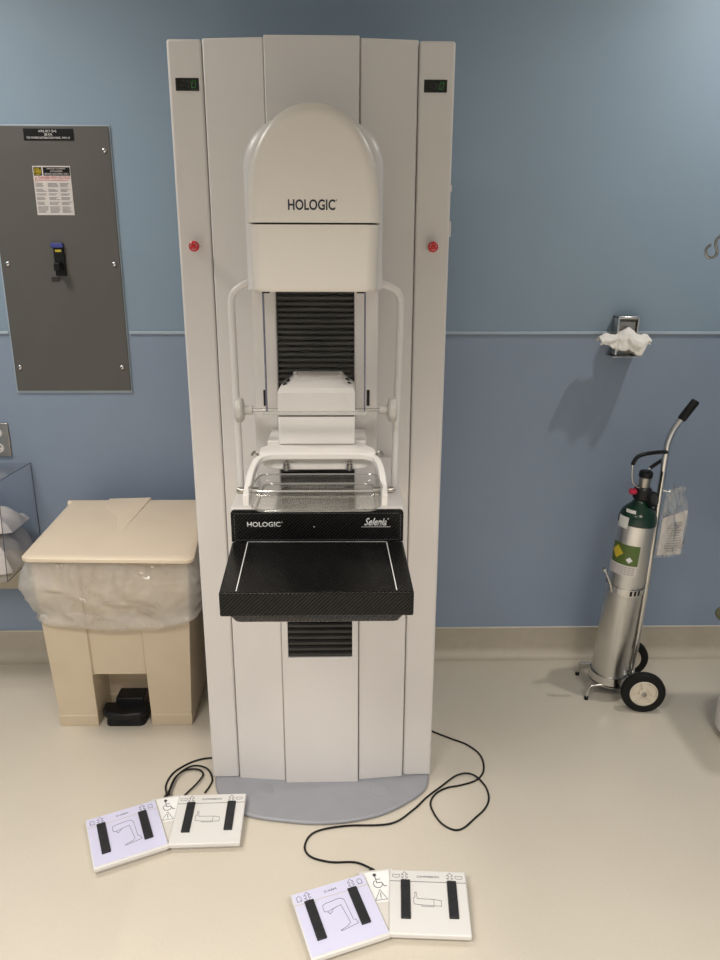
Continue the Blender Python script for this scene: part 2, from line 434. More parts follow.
obj('lower_head_cover', loft(NB(), rings), M['cream'], mm)
def rtop(x0, x1, z0, z1, r, y, n=8):
    p = [(x0, y, z0)]
    for ccx, a in ((x0+r, PI), (x1-r, PI/2)):
        for i in range(n+1):
            t = a-PI/2*i/n; p.append((ccx+r*math.cos(t), y, z1-r+r*math.sin(t)))
    p.append((x1, y, z0)); return p
rings = []
for i in range(6):
    t = PI/2*i/5; ins = .03*(1-math.sin(t)); rings.append(rtop(-.193+ins, .0755-ins, 1.463, 1.778-ins, .09, 1.52+.03*(1-math.cos(t))))
rings.append(rtop(-.194, .0765, 1.463, 1.78, .09, 1.885))
obj('tube_housing', loft(NB(), rings), M['white'], mm)
bm = NB(); text_bm(bm, 'HOLOGIC', -.0918, -.0148, 1.5988, 1.6155, front(1.3002), bold=.022); text_bm(bm, '®', -.0142, -.0115, 1.6125, 1.6155, front(1.3002))
obj('maker_lettering', bm, M['navy'], mm, smooth=False)
# grab handles
for sgn, x0, xt, xm, xb in ((-1, -.193, -.212, -.2385, -.2335), (1, .066, .085, .119, .109)):
    xs = xt+sgn*.012
    path = [(x0, 1.63, 1.474), (x0+sgn*.012, 1.624, 1.471), (xm-sgn*.016, 1.62, 1.461), (xm-sgn*.004, 1.62, 1.448), (xm, 1.62, 1.43)]
    path = smooth_path(path, 6)+[Vector((xm+(xb-xm)*t, 1.62-.01*t, 1.43-.42*t)) for t in (.2, .4, .6, .8, 1, 1.03)]
    obj('grab_handle', tube(NB(), path, .0078, 14), M['white'], mm)
# bucky: white housing, carbon riser and platform
bm = NB(); prism_y(bm, [(-.243, .90), (.1255, .90), (.1255, 1.021), (.0208, 1.021), (.0208, .962), (-.1458, .962), (-.1458, 1.021), (-.243, 1.021)], 1.492, 1.9)
obj('bucky_housing', bm, M['white'], mm, bevel=.008, seg=4)
bm = NB(); prism_y(bm, rtop(-.2405, .1225, .946, 1.0165, .008, 0, 4) and [(p[0], p[2]) for p in rtop(-.2405, .1225, .946, 1.0165, .008, 0, 4)], 1.4865, 1.4925)
ri = obj('detector_riser', bm, M['carbon'], mm)
bm = NB(); pl = front(1.4863)
def dashes(pts, step, fill, w):
    for (a, b) in pts:
        a = Vector(a); b = Vector(b); L = (b-a).length; n = max(1, int(L/step))
        for i in range(n):
            p = a+(b-a)*(i/n); q = a+(b-a)*((i+fill)/n)
            ribbon(bm, [tuple(p), tuple(q)], w, pl, .0003)
dashes([((-.2335, .951), (-.2335, 1.008)), ((.1165, .951), (.1165, 1.008)), ((-.232, 1.009), (.115, 1.009)), ((-.232, .950), (.115, .950))], .0055, .5, .0009)
obj('dashed_border', bm, M['greyprint'], ri, smooth=False)
bm = NB(); text_bm(bm, 'HOLOGIC', -.2065, -.1365, .9795, .9905, pl, depth=.0004, bold=.02); text_bm(bm, '®', -.135, -.132, .988, .9905, pl)
obj('maker_lettering', bm, M['whiteprint'], ri, smooth=False)
bm = NB(); text_bm(bm, 'Selenia', .040, .0875, .981, .9985, pl, shear=.45, depth=.0004, bold=.02); text_bm(bm, '®', .0885, .0915, .995, .998, pl)
ribbon(bm, [(.034, .9785), (.095, .9785)], .0009, pl, .0003)
obj('model_lettering', bm, M['whiteprint'], ri, smooth=False)
bm = NB(); lathe(bm, [(.0014, 0), (.001, .0006)], (-.066, 1.4865, .979), (0, -1, 0), 10); obj('indicator_light', bm, M['whiteprint'], ri)
bm = NB(); loft(bm, [[(-.2285, 1.235, z), (.124, 1.235, z), (.1225, 1.486, z), (-.240, 1.486, z)] for z in (.8985, .9465)])
pf = obj('breast_platform', bm, M['carbon'], mm, bevel=.0035)
bm = NB(); pt = lambda a, b, c: (a, b, .9466+c)
ribbon(bm, [(-.198, 1.243), (-.2065, 1.4845), (.087, 1.4815), (.093, 1.243)], .0018, pt, .0003)
obj('field_outline', bm, M['whiteprint'], pf, smooth=False)
bm = NB(); loft(bm, [[(x, y, z) for x, y in rrect(-.207-e, .100+e, 1.272-e, 1.64, .006)] for z, e in ((.867, -.004), (.870, 0), (.899, .016))])
obj('platform_underside', bm, M['carbon'], mm)
# compression device
bm = NB(); box(bm, -.1355, .0205, 1.49, 1.655, 1.1565, 1.2145); cd = obj('compression_unit', bm, M['bright'], mm, bevel=.0035)
obj('unit_seam', box(NB(), -.1335, .0185, 1.4925, 1.65, 1.214, 1.2185), M['gap'], mm, smooth=False)
bm = NB()
q = lambda x0, x1, y0, z: [(x0, y0, z), (x1, y0, z), (x1, 1.655, z), (x0, 1.655, z)]
loft(bm, [q(-.1355, .0205, 1.49, 1.2182), q(-.1355, .0205, 1.49, 1.2635), [(-.132, 1.496, 1.272), (.017, 1.496, 1.272), (.0195, 1.655, 1.262), (-.1345, 1.655, 1.262)], [(-.112, 1.515, 1.277), (-.003, 1.515, 1.277), (-.014, 1.655, 1.287), (-.101, 1.655, 1.287)]])
cu_ = obj('compression_unit_cover', bm, M['bright'], mm, bevel=.004, seg=4, angle=12)
for s in (-1, 1):
    for k, (x, yy, z) in enumerate(((.0665, 1.535, 1.2715), (.063, 1.565, 1.275), (.049, 1.60, 1.2835))):
        bm = NB(); lathe(bm, [(.0045, -.004), (.0045, .0015), (.003, .0025)], (-.0575+s*x, yy, z+.0035), (s*.4, -.3, .85), 14)
        part_label(obj('control_button', bm, M['black'] if k < 2 else M['knob'], cu_), 'dark button on sloped shoulder' if k < 2 else 'grey button on sloped shoulder')
bm = NB(); ribbon(bm, [(-.066, 1.5300), (-.050, 1.5300)], .0022, lambda a, b, c: (a, b, 1.2772+c), .0006); ribbon(bm, [(-.060, 1.542), (-.055, 1.542)], .003, lambda a, b, c: (a, b, 1.2782+c), .0006)
obj('tiny_emblem', bm, M['greyprint'], cu_, smooth=False)
obj('knob_rod', tube(NB(), [(-.20, 1.54, 1.2187), (.085, 1.54, 1.2187)], .0034, 12), M['steel'], mm)
for s, xo in ((-1, -.229), (1, .1085)):
    bm = NB()
    lathe(bm, [(.018, 0), (.0235, .002), (.0260, .006), (.0260, .014), (.0225, .018), (.011, .020), (.0095, .022), (.0095, .036), (.006, .0375), (.0, .038)], (xo, 1.54, 1.2187), (-s, 0, 0), 40)
    for v in bm.verts:
        dy, dz = v.co.y-1.54, v.co.z-1.2187; rr = math.hypot(dy, dz)
        if rr > .02:
            a = math.atan2(dz, dy); k = 1-.05*(.5+.5*math.cos(8*a)); v.co.y = 1.54+dy*k; v.co.z = 1.2187+dz*k
    obj('hand_knob', bm, M['knob'], mm)
# paddle arm (fork)
half = smooth_path([(-.1805, 1.295, 1.100), (-.1803, 1.33, 1.112), (-.179, 1.365, 1.125), (-.175, 1.395, 1.137), (-.168, 1.415, 1.145), (-.152, 1.425, 1.1485), (-.13, 1.428, 1.1495), (-.0545, 1.428, 1.1495)], 5)
mir = [Vector((-.109-p.x, p.y, p.z)) for p in half[:-1]][::-1]
path = half+mir; rings = []
for i, p in enumerate(path):
    d = (path[min(i+1, len(path)-1)]-path[max(i-1, 0)]); d.z = 0; d.normalize(); nn = Vector((d.y, -d.x, 0))
    hh = .0066+.0045*max(0, min(1, (1.42-p.y)/.06)); ww = .0062
    rings.append([p-nn*ww+Vector((0, 0, -hh)), p+nn*ww+Vector((0, 0, -hh)), p+nn*ww+Vector((0, 0, hh)), p-nn*ww+Vector((0, 0, hh))])
arm = obj('paddle_arm', loft(NB(), rings), M['bright'], mm, bevel=.0025)
bm = NB(); prism_z(bm, [(-.168, 1.423), (-.15, 1.43), (.041, 1.43), (.059, 1.423), (.062, 1.44), (.056, 1.47), (.045, 1.49), (.045, 1.64), (-.16, 1.64), (-.16, 1.49), (-.171, 1.47), (-.171, 1.44)], 1.143, 1.156)
obj('arm_plate', bm, M['bright'], mm, bevel=.003)
obj('arm_carriage', box(NB(), -.161, .0445, 1.51, 1.645, 1.143, 1.1605), M['bright'], mm, bevel=.003)
bm = NB(); prism_y(bm, [(-.166, 1.143), (-.163, 1.128), (-.15, 1.121), (-.12, 1.118), (.011, 1.118), (.041, 1.121), (.054, 1.128), (.057, 1.143)], 1.438, 1.452)
obj('paddle_bracket', bm, M['bright'], mm, bevel=.002)
for x in (-.1165, .0085):
    bm = NB(); lathe(bm, [(.003, 0), (.003, -.006), (.006, -.007), (.006, -.018), (.003, -.02)], (x, 1.431, 1.138), n=14); obj('thumb_screw', bm, M['dsteel'], mm)
for s, x in ((-1, -.193), (1, .084)):
    bm = NB(); lathe(bm, [(.006, -.004), (.006, .006), (.004, .009)], (x, 1.335, 1.108), (s, 0, 0), 14); obj('pivot_pin', bm, M['dsteel'], mm)
    bm = NB(); lathe(bm, [(.006, -.012), (.006, .001)], (x-s*.02, 1.335, 1.108), (s, 0, 0), 14); obj('pivot_pin', bm, M['dsteel'], mm)
    xx = x-s*.022
    bm = NB(); tube(bm, smooth_path([(xx-s*.004, 1.44, 1.14), (xx+s*.003, 1.435, 1.152), (xx+s*.009, 1.435, 1.156), (xx+s*.013, 1.43, 1.150)], 4), .0026, 8); obj('release_lever', bm, M['dsteel'], mm)
# clear paddle: tray with rounded corners
bm = NB()
def tray(x0, x1, y0, y1, r, z): return [(x, y, z) for x, y in rrect(x0, x1, y0, y1, r, 6)]
o0 = (-.1685, .0645, 1.235, 1.414)
rimz = lambda y: 1.138-.022*max(0, min(1, (y-1.28)/.10))
rings = [[(x, y, rimz(y)) for x, y, z in tray(*o0[:3], o0[3], .02, 1.138)]]
for z, e in ((1.110, .001), (1.103, .003), (1.099, .0065), (1.0975, .012)): rings.append([(x, y, zz) for x, y, zz in tray(o0[0]+e, o0[1]-e, o0[2]+e, o0[3]-e, .018, z)])
loft(bm, rings, False, True)
pd = obj('compression_paddle', bm, M['paddle'], mm)
sm = pd.modifiers.new('shell', 'SOLIDIFY'); sm.thickness = .0022; sm.offset = 0
bm = NB(); tube(bm, [(x, y, rimz(y)) for x, y, z in tray(-.1685, .0645, 1.235, 1.414, .02, 1.138)], .0017, 6, closed=True); obj('paddle_rim', bm, M['paddle_rim'], pd)
bm = NB(); tube(bm, tray(-.158, .054, 1.2455, 1.4075, .018, 1.0985), .0024, 6, closed=True); obj('paddle_floor_edge', bm, M['paddle_rim'], pd)
# face shield
obj('face_shield', box(NB(), -.1495, .0365, 1.4285, 1.4315, 1.2385, 1.468), M['shield'], mm)
for x in (-.1525, .0365): obj('shield_edge', box(NB(), x, x+.003, 1.427, 1.433, 1.2385, 1.468), M['shield_edge'], mm)
bm = NB(); box(bm, -.158, .044, 1.4275, 1.4325, 1.232, 1.2385); obj('shield_rail', bm, M['paddle_rim'], mm)
for x in (-.1525, .0225): obj('shield_clip', box(NB(), x, x+.014, 1.425, 1.436, 1.4605, 1.469), M['black'], mm, bevel=.001)

# ------------------------------------------------------------------ foot switches
def foot_switch(loc, rz, label, cable):
    t = thing('foot_switch', label, 'foot pedal', (loc[0], loc[1], 0), (0, 0, rz), 'foot switches on the floor')
    def L(name, bm, m, par, **k): return obj(name, bm, m, par, local=True, **k)
    W = lambda p: XF[t].inverted() @ Vector(p)
    bm = NB(); loft(bm, [[(x, y, z) for x, y in ((-.046, -.085), (.046, -.085), (.046, .085), (-.046, .085))] for z in (.0, .018)])
    for v in bm.verts:
        if v.co.z > .01 and v.co.y > 0: v.co.z = .03
    hub = L('junction_box', bm, M['padside'], t, bevel=.003)
    zz = lambda y: .018+(y+.085)/.17*.012
    ph = lambda a, b, c: (a, b, zz(b)+.0004+c)
    bm = NB(); loft(bm, [[(-.031, -.01, zz(-.01)+dz), (.031, -.01, zz(-.01)+dz), (.031, .078, zz(.078)+dz), (-.031, .078, zz(.078)+dz)] for dz in (-.001, .0004)])
    part_label(L('symbol_sticker', bm, M['whiteprint'], hub, smooth=False), 'white sticker with wheelchair symbol and warning triangle')
    bm = NB()
    ribbon(bm, arc(-.006, .068, .0022, 0, 360, 8), .0045, ph); ribbon(bm, [(-.006, .064), (-.004, .045), (.008, .045), (.014, .033), (.019, .034)], .0022, ph)
    ribbon(bm, [(-.005, .055), (.006, .055)], .0018, ph); ribbon(bm, arc(-.001, .042, .0115, 130, 345, 14), .0018, ph)
    ribbon(bm, [(-.015, -.004), (.015, -.004), (0, .024)], .0013, ph, closed=True); ribbon(bm, [(0, .015), (0, .004)], .002, ph); ribbon(bm, [(0, .0005), (0, .0)], .002, ph)
    L('symbol_print', bm, M['greyprint'], hub, smooth=False)
    for side, px, py, a in ((-1, -.1085, -.037, 12), (1, .1105, -.033, -11)):
        T = Matrix.Translation((px, py, 0)) @ Matrix.Rotation(math.radians(a), 4, 'Z')
        w, d = .0955, .0885
        zt = lambda y: .026+(y+d)/(2*d)*.012
        top = lambda aa, b, c: tuple(T @ Vector((aa, b, zt(b)+c)))
        bm = NB(); loft(bm, [[(-w+.004, -d+.01, 0), (w-.004, -d+.01, 0), (w-.004, d-.004, 0), (-w+.004, d-.004, 0)], [(-w+.004, -d+.01, .012), (w-.004, -d+.01, .012), (w-.004, d-.004, .022), (-w+.004, d-.004, .022)]])
        bmesh.ops.transform(bm, matrix=T, verts=bm.verts)
        L('pedal_base', bm, M['padside'], t, bevel=.002)
        bm = NB(); loft(bm, [[(-w, -d, zt(-d)-.013), (w, -d, zt(-d)-.013), (w, d, zt(d)-.013), (-w, d, zt(d)-.013)], [(-w, -d, zt(-d)), (w, -d, zt(-d)), (w, d, zt(d)), (-w, d, zt(d))]])
        bmesh.ops.transform(bm, matrix=T, verts=bm.verts)
        p = L('pedal', bm, M['pad'], t, bevel=.0028)
        part_label(p, 'lilac-faced pedal on the left' if side < 0 else 'ivory pedal on the right')
        sh = [(-w+.003, -d+.006), (w-.003, -d+.006), (w-.003, d-.003), (-w+.003, d-.003)]
        bm = NB(); lo = [bm.verts.new(top(*q, -.001)) for q in sh]; hi = [bm.verts.new(top(*q, .0006)) for q in sh]
        bm.faces.new(hi)
        for k in range(4): bm.faces.new((lo[k], lo[(k+1) % 4], hi[(k+1) % 4], hi[k]))
        L('pedal_face', bm, M['lilac'] if side < 0 else M['pad'], p, smooth=False)
        t2 = lambda aa, b, c: top(aa, b, c+.0006)
        bm = NB(); ribbon(bm, [(-w+.002, .054), (w-.002, .054)], .0016, t2, .0003)
        L('crease_line', bm, M['ledge'] if side < 0 else M['greyprint'], p, smooth=False)
        for sx in ((-.058, .052) if side < 0 else (-.056, .058)):
            y1, y0 = .056, (-.05 if sx < 0 else -.046)
            bm = NB(); loft(bm, [[top(sx-.0115, y0, z), top(sx+.0115, y0, z), top(sx+.0115, y1, z), top(sx-.0115, y1, z)] for z in (0, .0055)])
            L('grip_strip', bm, M['strip'], p, bevel=.0012)
        tw = .0011
        def mark(name, bm): L(name, bm, M['greyprint'], p, smooth=False)
        mark('pedal_lettering', text_bm(NB(), 'C-ARM' if side < 0 else 'COMPRESSION', -.016 if side < 0 else -.028, .016 if side < 0 else .028, .066, .0715, t2))
        for cx_, sx in ((-.058, -.079), (.055, .077)):
            bm = NB()
            ribbon(bm, [(cx_-.003, .0735), (cx_-.008, .0735), (cx_, .082), (cx_+.008, .0735), (cx_+.003, .0735), (cx_+.003, .0665), (cx_+.008, .0665), (cx_, .058), (cx_-.008, .0665), (cx_-.003, .0665)], tw, t2, closed=True); mark('arrow_icon', bm)
            cx_, cy = sx, .069
            if side < 0: mark('head_icon', ribbon(NB(), arc(cx_, cy+.001, .006, -50, 230, 12)+[(cx_-.006, cy-.007), (cx_+.006, cy-.007)], tw, t2, closed=True))
            else: mark('paddle_icon', ribbon(NB(), [(cx_-.009, cy+.004), (cx_+.009, cy+.004), (cx_+.0085, cy-.002), (cx_+.005, cy-.004), (cx_-.005, cy-.004), (cx_-.0085, cy-.002)], tw, t2, closed=True))
        bm = NB()
        if side < 0:   # outline of the C-arm
            ribbon(bm, [(-.032, .026), (-.03, .034), (-.022, .037), (.014, .04), (.022, .036), (.024, .03), (.027, -.024), (.033, -.027), (.035, -.037), (-.008, -.044), (-.01, -.042), (.010, -.036), (.018, -.03), (.012, .022), (-.008, .018), (-.013, .012), (-.02, .006), (-.024, .014), (-.031, .016)], tw, t2, closed=True)
            ribbon(bm, [(-.024, .014), (-.008, .018)], tw, t2)
        else:          # outline of the compression arm
            ribbon(bm, [(-.034, .022), (-.03, .024), (-.028, .006), (.012, .005), (.03, .002), (.03, -.013), (-.02, -.011), (-.036, -.009), (-.037, .008), (-.033, .01)], tw, t2, closed=True)
            ribbon(bm, [(.012, .005), (.012, -.012)], tw, t2); ribbon(bm, [(-.018, -.011), (-.018, -.0145), (.012, -.0155), (.012, -.012)], tw, t2)
        mark('outline_drawing', bm)
    for n_, pts in enumerate(cable):
        bm = NB(); tube(bm, [W(q) for q in smooth_path(pts, 6)], .0028, 8)
        if n_ == 0:
            a, b = W(pts[0]), W(pts[1]); dd = (b-a).normalized()
            lathe(bm, [(.0065, -.012), (.0065, .008), (.0045, .02)], a, dd, 12)
        L('cable', bm, M['black'], t)
    return t
z = .0035
foot_switch((.085, 1.455), math.radians(7.5), 'foot switch nearest the camera, its single black cable curling away to the right', [
    [(.070, 1.545, .016), (.06, 1.567, .008), (.022, 1.591, z), (-.043, 1.593, z), (-.097, 1.614, z), (-.112, 1.653, z), (-.087, 1.700, z), (-.004, 1.722, z), (.122, 1.728, z), (.19, 1.78, z), (.235, 1.832, z), (.281, 1.876, z), (.34, 1.925, .0075), (.385, 1.925, .009), (.415, 1.885, z), (.419, 1.83, z), (.40, 1.785, z), (.364, 1.746, z), (.325, 1.708, z), (.295, 1.703, z), (.262, 1.735, z), (.244, 1.80, z), (.262, 1.845, z), (.30, 1.872, .004), (.345, 1.884, z), (.395, 1.906, z), (.425, 1.95, z), (.428, 2.02, z), (.395, 2.075, z), (.345, 2.11, z), (.287, 2.151, z), (.262, 2.175, z)]])
foot_switch((-.497, 1.735), math.radians(12.5), 'foot switch left of the grey base, its black cable bunched in loops behind', [
    [(-.524, 1.828, .016), (-.528, 1.852, .01), (-.541, 1.90, z), (-.53, 1.955, z), (-.49, 2.0, z), (-.45, 2.02, z), (-.412, 2.024, z)],
    [(-.520, 1.832, .018), (-.523, 1.865, .012), (-.518, 1.93, .008), (-.49, 1.962, .008), (-.455, 1.962, .008), (-.437, 1.94, .008), (-.448, 1.90, .008), (-.468, 1.865, .006), (-.478, 1.845, .005)],
    [(-.516, 1.836, .02), (-.52, 1.87, .014), (-.512, 1.935, .012), (-.475, 1.975, .012), (-.43, 1.965, .01), (-.407, 1.925, .004), (-.408, 1.895, .004), (-.418, 1.862, .005)]])

# ------------------------------------------------------------------ step-on bin
bn = thing('step_on_bin', 'beige step-on waste bin with a black foot pedal and flat lid, left of the machine', 'waste bin', (-.74, 2.37, 0))
def bring(z, deep, e=0):
    t = z/.65
    xl = -.962+.0*t-e; xr = -.523+.042*t+e; yf = 2.205-.075*t-e; yk = 2.535+.02*t+e
    rl = -.835+.015*t; rr = -.656+.008*t
    return [(xl, yk, z), (xr, yk, z), (xr, yf, z), (rr, yf, z), (rr-.004, yf+deep, z), (rl+.004, yf+deep, z), (rl, yf, z), (xl, yf, z)]
bm = NB(); loft(bm, [bring(.0, .13, .002), bring(.043, .13, .002), bring(.046, .13), bring(.205, .13), bring(.205, .009), bring(.648, .009)])
bmesh.ops.remove_doubles(bm, verts=bm.verts, dist=1e-5)
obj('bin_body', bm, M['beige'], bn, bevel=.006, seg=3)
pdl = NB(); prism_z(pdl, [(-.826, 2.26), (-.822, 2.215), (-.805, 2.190), (-.745, 2.180), (-.687, 2.190), (-.670, 2.215), (-.666, 2.26)], .034, .058)
bp = obj('foot_pedal', pdl, M['black'], bn, bevel=.008)
obj('pedal_lever', box(NB(), -.785, -.690, 2.245, 2.31, .054, .080), M['black'], bn, bevel=.004)
obj('pedal_foot', loft(NB(), [[(x, y, zz_) for x, y in rrect(-.812+e, -.68-e, 2.200+e, 2.30, .02)] for zz_, e in ((0, 0), (.012, 0), (.036, .006))]), M['black'], bn)
# lid: slab rising to the back, with a raised hinge wedge
def lid_ring(e, dz):
    pts = rrect(0, 1, 0, 1, .05, 5); out = []
    X0, X1, Y0, Y1 = -.972, -.452, 2.088, 2.50
    for u, v in pts:
        x = X0+e+(X1-X0-2*e)*u+.018*(v)*(1-u)-.03*v*u; y = Y0+e+(Y1-Y0-2*e)*v-.02*u*(1-v)
        out.append((x, y, .652+.045*v+dz))
    return out
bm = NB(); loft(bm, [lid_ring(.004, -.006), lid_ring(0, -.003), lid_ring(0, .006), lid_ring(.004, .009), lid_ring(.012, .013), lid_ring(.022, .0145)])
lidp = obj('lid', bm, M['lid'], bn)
bm = NB()
loft(bm, [[(-.82, 2.492, .70), (-.675, 2.492, .70), (-.675, 2.492, .718), (-.82, 2.492, .7145)], [(-.82, 2.26, .68), (-.70, 2.26, .68), (-.71, 2.26, .6858), (-.80, 2.26, .682)]])
obj('lid_ridge', bm, M['lid'], lidp, bevel=.004)
bm = NB(); tube(bm, [(-.962, 2.492, .694), (-.48, 2.492, .694)], .014, 14); obj('lid_hinge', bm, M['lid'], lidp)
# liner bag hanging over the rim
def perim(s):
    # rounded rectangle around the rim, s in 0..1
    x0, x1, y0, y1, r = -.968, -.468, 2.112, 2.56, .03
    P4 = rrect(x0, x1, y0, y1, r, 5); P4 = P4+[P4[0]]
    L = [0]
    for a, b in zip(P4, P4[1:]): L.append(L[-1]+math.hypot(b[0]-a[0], b[1]-a[1]))
    t = s*L[-1]
    for i in range(len(P4)-1):
        if L[i+1] >= t:
            k = (t-L[i])/(L[i+1]-L[i]); return (P4[i][0]+(P4[i+1][0]-P4[i][0])*k, P4[i][1]+(P4[i+1][1]-P4[i][1])*k)
    return P4[-1][:2]
NP = 220; rings = []
for j in range(34):
    t = min(j, 26)/26; back = max(0, j-26)/7; ring = []
    for i in range(NP):
        x, y = perim(i/NP); dx, dy = x+.718, y-2.336; L = math.hypot(dx, dy)
        bul = .030*math.sin(PI*min(1, t*1.02))**.7-.012*t
        fold = noise.noise(Vector((x*7+t*1.5, y*7, t*1.3)))*.018
        sharp = .5-abs(noise.noise(Vector((x*9-t*2.2, y*9+t*2.2, t*1.6+7))))*1.6
        sharp2 = .5-abs(noise.noise(Vector((x*16+t*3, y*16, t*3+3))))*1.6
        f = min(1, t*4)*(1-.5*max(0, t-.85)/.15)
        off = max(-.004, bul+(fold+.016*sharp+.008*sharp2)*f)
        if t > .86: off += .010*math.sin((t-.86)/.14*PI)
        off -= .012*math.sin(back*PI/2)
        zb = .650-.224*t-(.026*(1-((x+.72)/.25)**2)*t if y < 2.2 else 0)+.010*noise.noise(Vector((x*7, y*7, 3)))*t+.045*back
        ring.append((x+dx/L*(off-.006*t)*1.2, y+dy/L*(off-.012*t), zb))
    rings.append(ring)
bm = NB(); loft(bm, rings, False, False)
lb = obj('bin_liner', bm, M['bag'], None, at=(-.718, 2.336, .42))
tag(lb, 'wrinkled clear plastic liner bag folded out over the rim of the beige bin', 'bin liner')

# ------------------------------------------------------------------ crash rail, acrylic holder, outlet, panel
cr_ = obj('bumper_rail', prism_x(NB(), [(YW, .318), (2.612, .318), (2.602, .326), (2.600, .34), (2.600, .44), (2.603, .453), (2.612, .460), (YW, .460)], XL, -.80), M['ledge'], None, at=(-1.5, YW, .318), bevel=.003)
tag(cr_, 'ivory crash rail running along the wall behind the beige bin', 'wall bumper')
ah = thing('acrylic_holder', 'clear acrylic holder on the wall at the left edge, below the power outlet', 'holder', (-1.35, 2.62, .465))
X1 = -1.139; X0 = -1.56
side = [(2.642, .803), (2.645, .468), (2.345, .468), (2.372, .812)]
for x in (X1, X0): obj('side_panel', prism_x(NB(), side, x-.003, x), M['acrylic'], ah)
obj('bottom_panel', box(NB(), X0, X1-.003, 2.347, 2.645, .466, .469), M['acrylic'], ah)
bm = NB(); prism_x(bm, [(2.372, .812), (2.642, .803), (2.642, .806), (2.372, .815)], X0, X1-.003); obj('top_panel', bm, M['acrylic'], ah)
bm = NB(); prism_x(bm, [(2.345, .468), (2.355, .60), (2.358, .60), (2.348, .468)], X0, X1-.003); obj('front_panel', bm, M['acrylic'], ah)
for x in (X1, X0):
    bm = NB()
    pts = [(x-.0015, y, z_) for y, z_ in side]
    tube(bm, pts, .0014, 6, closed=True); obj('panel_edge', bm, M['acrylic_edge'], ah)
# folded packets in the holder
def packet(x0, x1, y0, y1, z0, h, seed):
    bm = NB(); n = 16; T = []
    for j in range(n+1):
        T.append([])
        for i in range(n+1):
            u, v = i/n, j/n; x = x0+(x1-x0)*u; y = y0+(y1-y0)*v
            e = min(u, 1-u, v, 1-v); k = min(1, e*6)**.5
            T[-1].append((x, y, k*h*(.75+.5*noise.noise(Vector((u*3+seed, v*4, seed))))))
    top = [[bm.verts.new((x, y, z0+zz_)) for x, y, zz_ in r] for r in T]; bot = [[bm.verts.new((x, y, z0)) for x, y, zz_ in r] for r in T]
    for j in range(n):
        for i in range(n):
            bm.faces.new((top[j][i], top[j][i+1], top[j+1][i+1], top[j+1][i])); bm.faces.new((bot[j][i], bot[j+1][i], bot[j+1][i+1], bot[j][i+1]))
    for i in range(n):
        for (a, b) in (((0, i), (0, i+1)), ((n, i+1), (n, i)), ((i+1, 0), (i, 0)), ((i, n), (i+1, n))):
            bm.faces.new((top[a[0]][a[1]], bot[a[0]][a[1]], bot[b[0]][b[1]], top[b[0]][b[1]]))
    return bm
pk = obj('folded_packet', packet(-1.5, -1.15, 2.40, 2.63, .4705, .12, 2.3), M['paper'], None, at=(-1.3, 2.5, .4705))
tag(pk, 'pale folded packet lying inside the clear acrylic holder', 'packet')
bm = NB(); tube(bm, [(-1.145, 2.43, .63), (-1.155, 2.62, .70)], .022, 14)
gb = obj('packet_roll', packet(-1.46, -1.16, 2.46, 2.625, .598, .07, 6.1), M['paper'], None, at=(-1.3, 2.5, .60))
bm.free()
tag(gb, 'white folded packet on top of the pale one in the acrylic holder', 'packet')

ol = thing('power_outlet', 'steel wall plate with a double power outlet at the left edge', 'power outlet', (-1.245, 2.65, .886))
obj('cover_plate', box(NB(), -1.285, -1.2055, 2.643, 2.65, .826, .950), M['dsteel'], ol, bevel=.003)
for zc in (.914, .858):
    bm = NB(); lathe(bm, [(.0165, 0), (.0165, .009), (.0155, .010)], (-1.245, 2.651, zc), (0, -1, 0), 28)
    rc = obj('receptacle', bm, M['bright'], ol)
    bm = NB()
    for dx in (-.006, .006): box(bm, -1.245+dx-.0012, -1.245+dx+.0012, 2.6405, 2.642, zc+.001, zc+.010)
    lathe(bm, [(.0026, 0), (.0026, .001)], (-1.245, 2.6415, zc-.007), (0, -1, 0), 12); obj('socket_slots', bm, M['black'], rc, smooth=False)

ep = thing('electrical_panel', 'grey metal electrical panel with warning label and breaker switch on the wall at left', 'electrical panel', (-.955, 2.65, 1.49))
obj('panel_frame', box(NB(), -1.158, -.752, 2.6445, 2.65, 1.058, 1.926), M['trim'], ep, bevel=.002)
obj('panel_cover', box(NB(), -1.1525, -.7555, 2.640, 2.6450, 1.067, 1.921), M['grey'], ep, bevel=.002)
for sx, sz in ((-.775, 1.849), (-.775, 1.496), (-.779, 1.149), (-1.131, 1.496), (-1.134, 1.149)):
    bm = NB(); lathe(bm, [(.0085, 0), (.0085, .002), (.0065, .0045), (.003, .0058), (0, .006)], (sx, 2.640, sz), (0, -1, 0), 20)
    sc = obj('screw', bm, M['steel'], ep)
    bm = NB(); ribbon(bm, [(sx-.005, sz-.003), (sx+.005, sz+.003)], .0015, front(2.6342), .0006); obj('screw_slot', bm, M['black'], sc, smooth=False)
yp = 2.6395
tp = obj('title_plate', box(NB(), -1.027, -.868, yp-.002, yp+.001, 1.878, 1.9125), M['black'], ep, bevel=.0006)
bm = NB(); pl = front(yp-.0021)
text_bm(bm, 'H-PNL SECT CB-42', -.978, -.921, 1.9015, 1.9085, pl); text_bm(bm, '300 KVA', -.961, -.935, 1.8915, 1.8985, pl); text_bm(bm, 'TSO POWER DISTRIBUTION PANEL, TMP1-LP', -1.018, -.880, 1.8815, 1.8885, pl)
obj('title_lettering', bm, M['whiteprint'], tp, smooth=False)
wl = obj('warning_label', box(NB(), -1.0115, -.890, yp-.0008, yp+.001, 1.651, 1.802), M['paper'], ep)
pl = front(yp-.0009)
def rect(bm, x0, x1, z0, z1, d=.0004): 
    ribbon(bm, [(x0, (z0+z1)/2), (x1, (z0+z1)/2)], abs(z1-z0), lambda a, b, c: pl(max(x0, min(x1, a)), b, c), d); return bm
